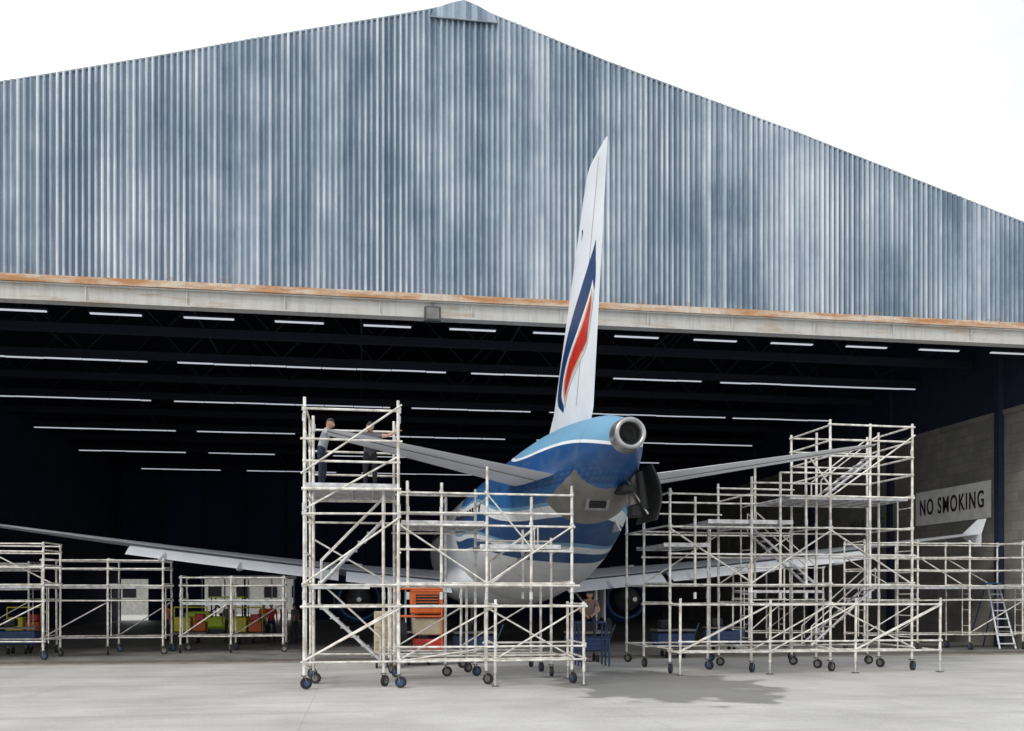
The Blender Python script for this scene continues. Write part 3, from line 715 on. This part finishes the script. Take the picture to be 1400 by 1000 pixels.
def person(name,loc,yaw,shirt,pants,J=None,scale=1.0,headtilt=0,sleeve=False):
    J=J or {}
    D=dict(pelvis=(0,0,.93),spine=(0,0,1.12),chest=(0,.0,1.33),neck=(0,0,1.47),head=(0,.02,1.62),
      shL=(-.19,0,1.41),elL=(-.25,-.02,1.13),wrL=(-.24,.06,.88),shR=(.19,0,1.41),elR=(.25,-.02,1.13),wrR=(.24,.06,.88),
      hpL=(-.10,0,.90),knL=(-.11,.02,.49),anL=(-.12,-.01,.09),toL=(-.14,.15,.045),hpR=(.10,0,.90),knR=(.11,.02,.49),anR=(.12,-.01,.09),toR=(.14,.15,.045))
    D.update(J); P={k:Vector(v) for k,v in D.items()}
    def hand(wr,el): d=(wr-el).normalized(); return wr+d*.07,d
    paL,dL=hand(P['wrL'],P['elL']); paR,dR=hand(P['wrR'],P['elR'])
    names=['pelvis','spine','chest','neck','hb','shL','muL','elL','wrL','paL','shR','muR','elR','wrR','paR','hpL','knL','caL','anL','toL','hpR','knR','caR','anR','toR']
    P['hb']=P['neck'].lerp(P['head'],.6); P['paL']=paL;P['paR']=paR
    P['muL']=P['shL'].lerp(P['elL'],.55);P['muR']=P['shR'].lerp(P['elR'],.55)
    P['caL']=P['knL'].lerp(P['anL'],.35)+Vector((0,-.012,0));P['caR']=P['knR'].lerp(P['anR'],.35)+Vector((0,-.012,0))
    R={'pelvis':(.15,.115),'spine':(.14,.105),'chest':(.165,.115),'neck':.062,'hb':.05,'shL':.068,'muL':.055,'elL':.042,'wrL':.027,'paL':(.036,.02),'hpL':.093,'knL':.062,'caL':.06,'anL':.04,'toL':.038}
    for k in list(R): 
        if k.endswith('L'): R[k[:-1]+'R']=R[k]
    E=[('pelvis','spine','S'),('spine','chest','S'),('chest','neck','S'),('neck','hb','K'),('chest','shL','S'),('shL','muL','S'),('muL','elL','S' if sleeve else 'K'),('elL','wrL','S' if sleeve else 'K'),('wrL','paL','K'),('chest','shR','S'),('shR','muR','S'),('muR','elR','S' if sleeve else 'K'),('elR','wrR','S' if sleeve else 'K'),('wrR','paR','K'),
       ('pelvis','hpL','P'),('hpL','knL','P'),('knL','caL','P'),('caL','anL','P'),('anL','toL','F'),('pelvis','hpR','P'),('hpR','knR','P'),('knR','caR','P'),('caR','anR','P'),('anR','toR','F')]
    V_,F_=skin_mesh([P[n] for n in names],[(names.index(a),names.index(b)) for a,b,_ in E],[R[n] for n in names],{0})
    M=MB(); mm={'S':shirt,'K':M_skin,'P':pants,'F':M_shoe}
    bym={}
    for f in F_:
        c=sum((V_[i] for i in f),Vector())/len(f)
        best=min(E,key=lambda e:segd(c,P[e[0]],P[e[1]])); bym.setdefault(best[2],[]).append(f)
    M.v+=[tuple(v) for v in V_]
    for k,fs in bym.items():
        kk=M.mi(mm[k])
        for f in fs: M.f.append(list(f)); M.m.append(kk); M.s.append(True)
    fv=[];fe=[];fr=[];roots=set()
    for pa,d,sg in ((paL,dL,-1),(paR,dR,1)):
        side=d.cross(Vector((0,0,1)))
        if side.length<.3: side=Vector((0,1,0))
        side.normalize(); nrm=side.cross(d).normalized()
        if nrm.z>0: nrm=-nrm
        for i,(off,L) in enumerate(((-.028,.065),(-.009,.078),(.01,.073),(.028,.058))):
            b0=len(fv); q=pa+side*off-d*.005
            fv+= [q,q+d*L*.5+nrm*.004,q+d*L*.8+nrm*.016,q+d*L+nrm*.034]; fr+=[.0095,.009,.008,.007]; fe+=[(b0,b0+1),(b0+1,b0+2),(b0+2,b0+3)]; roots.add(b0)
        b0=len(fv); q=pa-d*.035+side*.02*-sg
        fv+=[q,q+side*-sg*.035+d*.02,q+side*-sg*.045+d*.055]; fr+=[.012,.01,.008]; fe+=[(b0,b0+1),(b0+1,b0+2)]; roots.add(b0)
    V2,F2=skin_mesh(fv,fe,fr,roots,1); M.add(V2,F2,M_skin,True)
    hd=P['head']; Rh=Matrix.Rotation(headtilt,3,'X'); nu,nv=20,16; hv=[]
    for j in range(nv+1):
        ph=math.pi*j/nv; 
        for i in range(nu):
            th=2*math.pi*i/nu; x=math.sin(ph)*math.sin(th); y=math.sin(ph)*math.cos(th); z=math.cos(ph)
            w=.078*(1-.22*max(0,-z)); dp=.098*(1-.10*max(0,-z)); px=x*w; py=y*dp; pz=z*.122
            if y>.5 and z<0: py+=.006
            if y>.85 and -.45<z<.15: py+=.02*(1-abs(x)*3) if abs(x)<.33 else 0
            if y>.6 and .05<z<.28 and .2<abs(x)<.6: py-=.007
            hair=(z>.42) or (y<.15 and z>-.25 and not(abs(x)>.8 and z<.1)) 
            if hair: px*=1.09;py*=1.07;pz*=1.06
            hv.append(hd+Rh@Vector((px,py,pz)))
    fh=[];fk=[]
    for j in range(nv):
        for i in range(nu):
            f=[j*nu+i,(j+1)*nu+i,(j+1)*nu+(i+1)%nu,j*nu+(i+1)%nu]
            ph=math.pi*(j+.5)/nv; th=2*math.pi*(i+.5)/nu; x=math.sin(ph)*math.sin(th); y=math.sin(ph)*math.cos(th); z=math.cos(ph)
            (fh if ((z>.45) or (y<.1 and z>-.3 and not(abs(x)>.8 and z<.1))) else fk).append(f)
    M.add(hv,fk,M_skin,True); M.add(hv,fh,M_hair,True)
    for sg in (-1,1):
        M.box(hd+Rh@Vector((sg*.08,-.005,-.005)),(.018,.035,.055),M_skin,Rh,.005)
        M.box(hd+Rh@Vector((sg*.03,.088,.018)),(.022,.012,.010),M_eye,Rh,.003); M.box(hd+Rh@Vector((sg*.03,.092,.036)),(.032,.012,.007),M_hair,Rh,.002)
    M.box(hd+Rh@Vector((0,.096,-.055)),(.042,.012,.010),M_lip,Rh,.003)
    o=M.obj(name); o.location=loc; o.rotation_euler=(0,0,yaw); o.scale=(scale,)*3
    return o
C=lambda n,c:simple(n,c,.85,0,.12,12)
gt=C('grey_tshirt',(.38,.40,.44)); dt=C('charcoal_tshirt',(.11,.115,.135)); np_=C('navy_trousers',(.022,.028,.055)); bk=C('black_trousers',(.03,.03,.035)); rd=C('red_overalls',(.6,.04,.03)); oo=C('orange_vest',(.8,.22,.03)); br=C('brown_shirt',(.22,.14,.12))
SC=1.07
person('technician',(-.98,24.05,4.745),math.radians(-100),gt,np_,dict(chest=(0,.10,1.30),neck=(0,.15,1.44),head=(0,.2,1.57),spine=(0,.04,1.11),shL=(-.18,.13,1.37),shR=(.18,.12,1.37),elL=(-.16,.42,1.34),wrL=(-.1,.68,1.30),elR=(.16,.40,1.30),wrR=(.04,.64,1.28),knL=(-.11,.05,.49)),SC,-.25)
person('technician',(.22,24.55,4.745),math.radians(180),dt,bk,dict(chest=(0,.07,1.31),neck=(0,.11,1.45),head=(0,.16,1.58),spine=(0,.03,1.11),shL=(-.18,.09,1.38),shR=(.18,.09,1.38),elL=(-.40,.26,1.36),wrL=(-.60,.30,1.45),elR=(.30,.32,1.28),wrR=(.14,.5,1.27)),SC,-.35)
person('seated_technician',(6.9,28.35,.44),math.radians(165),br,np_,dict(hpL=(-.10,.03,.92),hpR=(.10,.03,.92),knL=(-.14,.42,.92),knR=(.15,.42,.90),anL=(-.14,.46,.48),anR=(.15,.44,.48),toL=(-.15,.60,.44),toR=(.17,.58,.44),chest=(0,.06,1.33),neck=(0,.10,1.47),head=(0,.14,1.61),shL=(-.18,.07,1.41),shR=(.18,.07,1.41),elL=(-.27,.2,1.17),wrL=(-.12,.40,1.06),elR=(.27,.2,1.15),wrR=(.1,.38,1.03)),SC,-.2)
for i,(x,y,yw,s_,p_) in enumerate([(-8.9,46,2.5,oo,np_),(-4.1,45,3.4,rd,np_),(-3.5,44.5,2.2,rd,bk),(-6.0,45,3.1,dt,np_),(-4.6,46.5,4.0,oo,np_),(-16.0,44,3.1,rd,bk),(-2.9,43,1.0,dt,bk)]):
    person('ground_crew',(x,y,.01),yw,s_,p_,dict(knL=(-.12,.08,.49),anL=(-.13,.05,.09),toL=(-.14,.2,.045)),1.02)

# ------------------------------------------------------------ world, sun, camera
sun_dir=Vector((-.70,-.50,.75)).normalized()
w=bpy.data.worlds.new('World'); scene.world=w; w.use_nodes=True; nt=w.node_tree
bg=nt.nodes['Background']; sky=N(nt,'ShaderNodeTexSky',sky_type='NISHITA'); sky.sun_disc=False; sky.sun_elevation=math.asin(sun_dir.z); sky.sun_rotation=math.atan2(sun_dir.x,sun_dir.y)
sky.dust_density=4; nt.links.new(sky.outputs[0],bg.inputs[0]); bg.inputs[1].default_value=.13
bg2=N(nt,'ShaderNodeBackground'); bg2.inputs[0].default_value=(.97,.985,1,1); bg2.inputs[1].default_value=1.28
tc=N(nt,'ShaderNodeTexCoord'); no=N(nt,'ShaderNodeTexNoise'); no.inputs['Scale'].default_value=2.2; no.inputs['Detail'].default_value=6; nt.links.new(tc.outputs['Generated'],no.inputs['Vector'])
rp=N(nt,'ShaderNodeMapRange'); rp.inputs[1].default_value=.34; rp.inputs[2].default_value=.56; rp.inputs[3].default_value=.45; rp.inputs[4].default_value=1; nt.links.new(no.outputs['Fac'],rp.inputs[0])
mx=N(nt,'ShaderNodeMixShader'); nt.links.new(rp.outputs[0],mx.inputs[0]); nt.links.new(bg.outputs[0],mx.inputs[1]); nt.links.new(bg2.outputs[0],mx.inputs[2]); nt.links.new(mx.outputs[0],nt.nodes['World Output'].inputs[0])
sl=bpy.data.lights.new('sun','SUN'); sl.energy=1.5; sl.angle=math.radians(12); sl.color=(1,.96,.9); so=bpy.data.objects.new('sun',sl); COL.objects.link(so); so.rotation_euler=sun_dir.to_track_quat('Z','Y').to_euler(); so.location=(-20,-20,30)
cd=bpy.data.cameras.new('camera'); cam=bpy.data.objects.new('camera',cd); COL.objects.link(cam); scene.camera=cam
cd.sensor_width=36; cd.lens=36*1300/1400; cd.shift_y=312/1400; cd.clip_end=3000; cd.clip_start=.1
cam.location=(0,0,2.2); cam.rotation_euler=(math.radians(90),0,math.radians(-9))
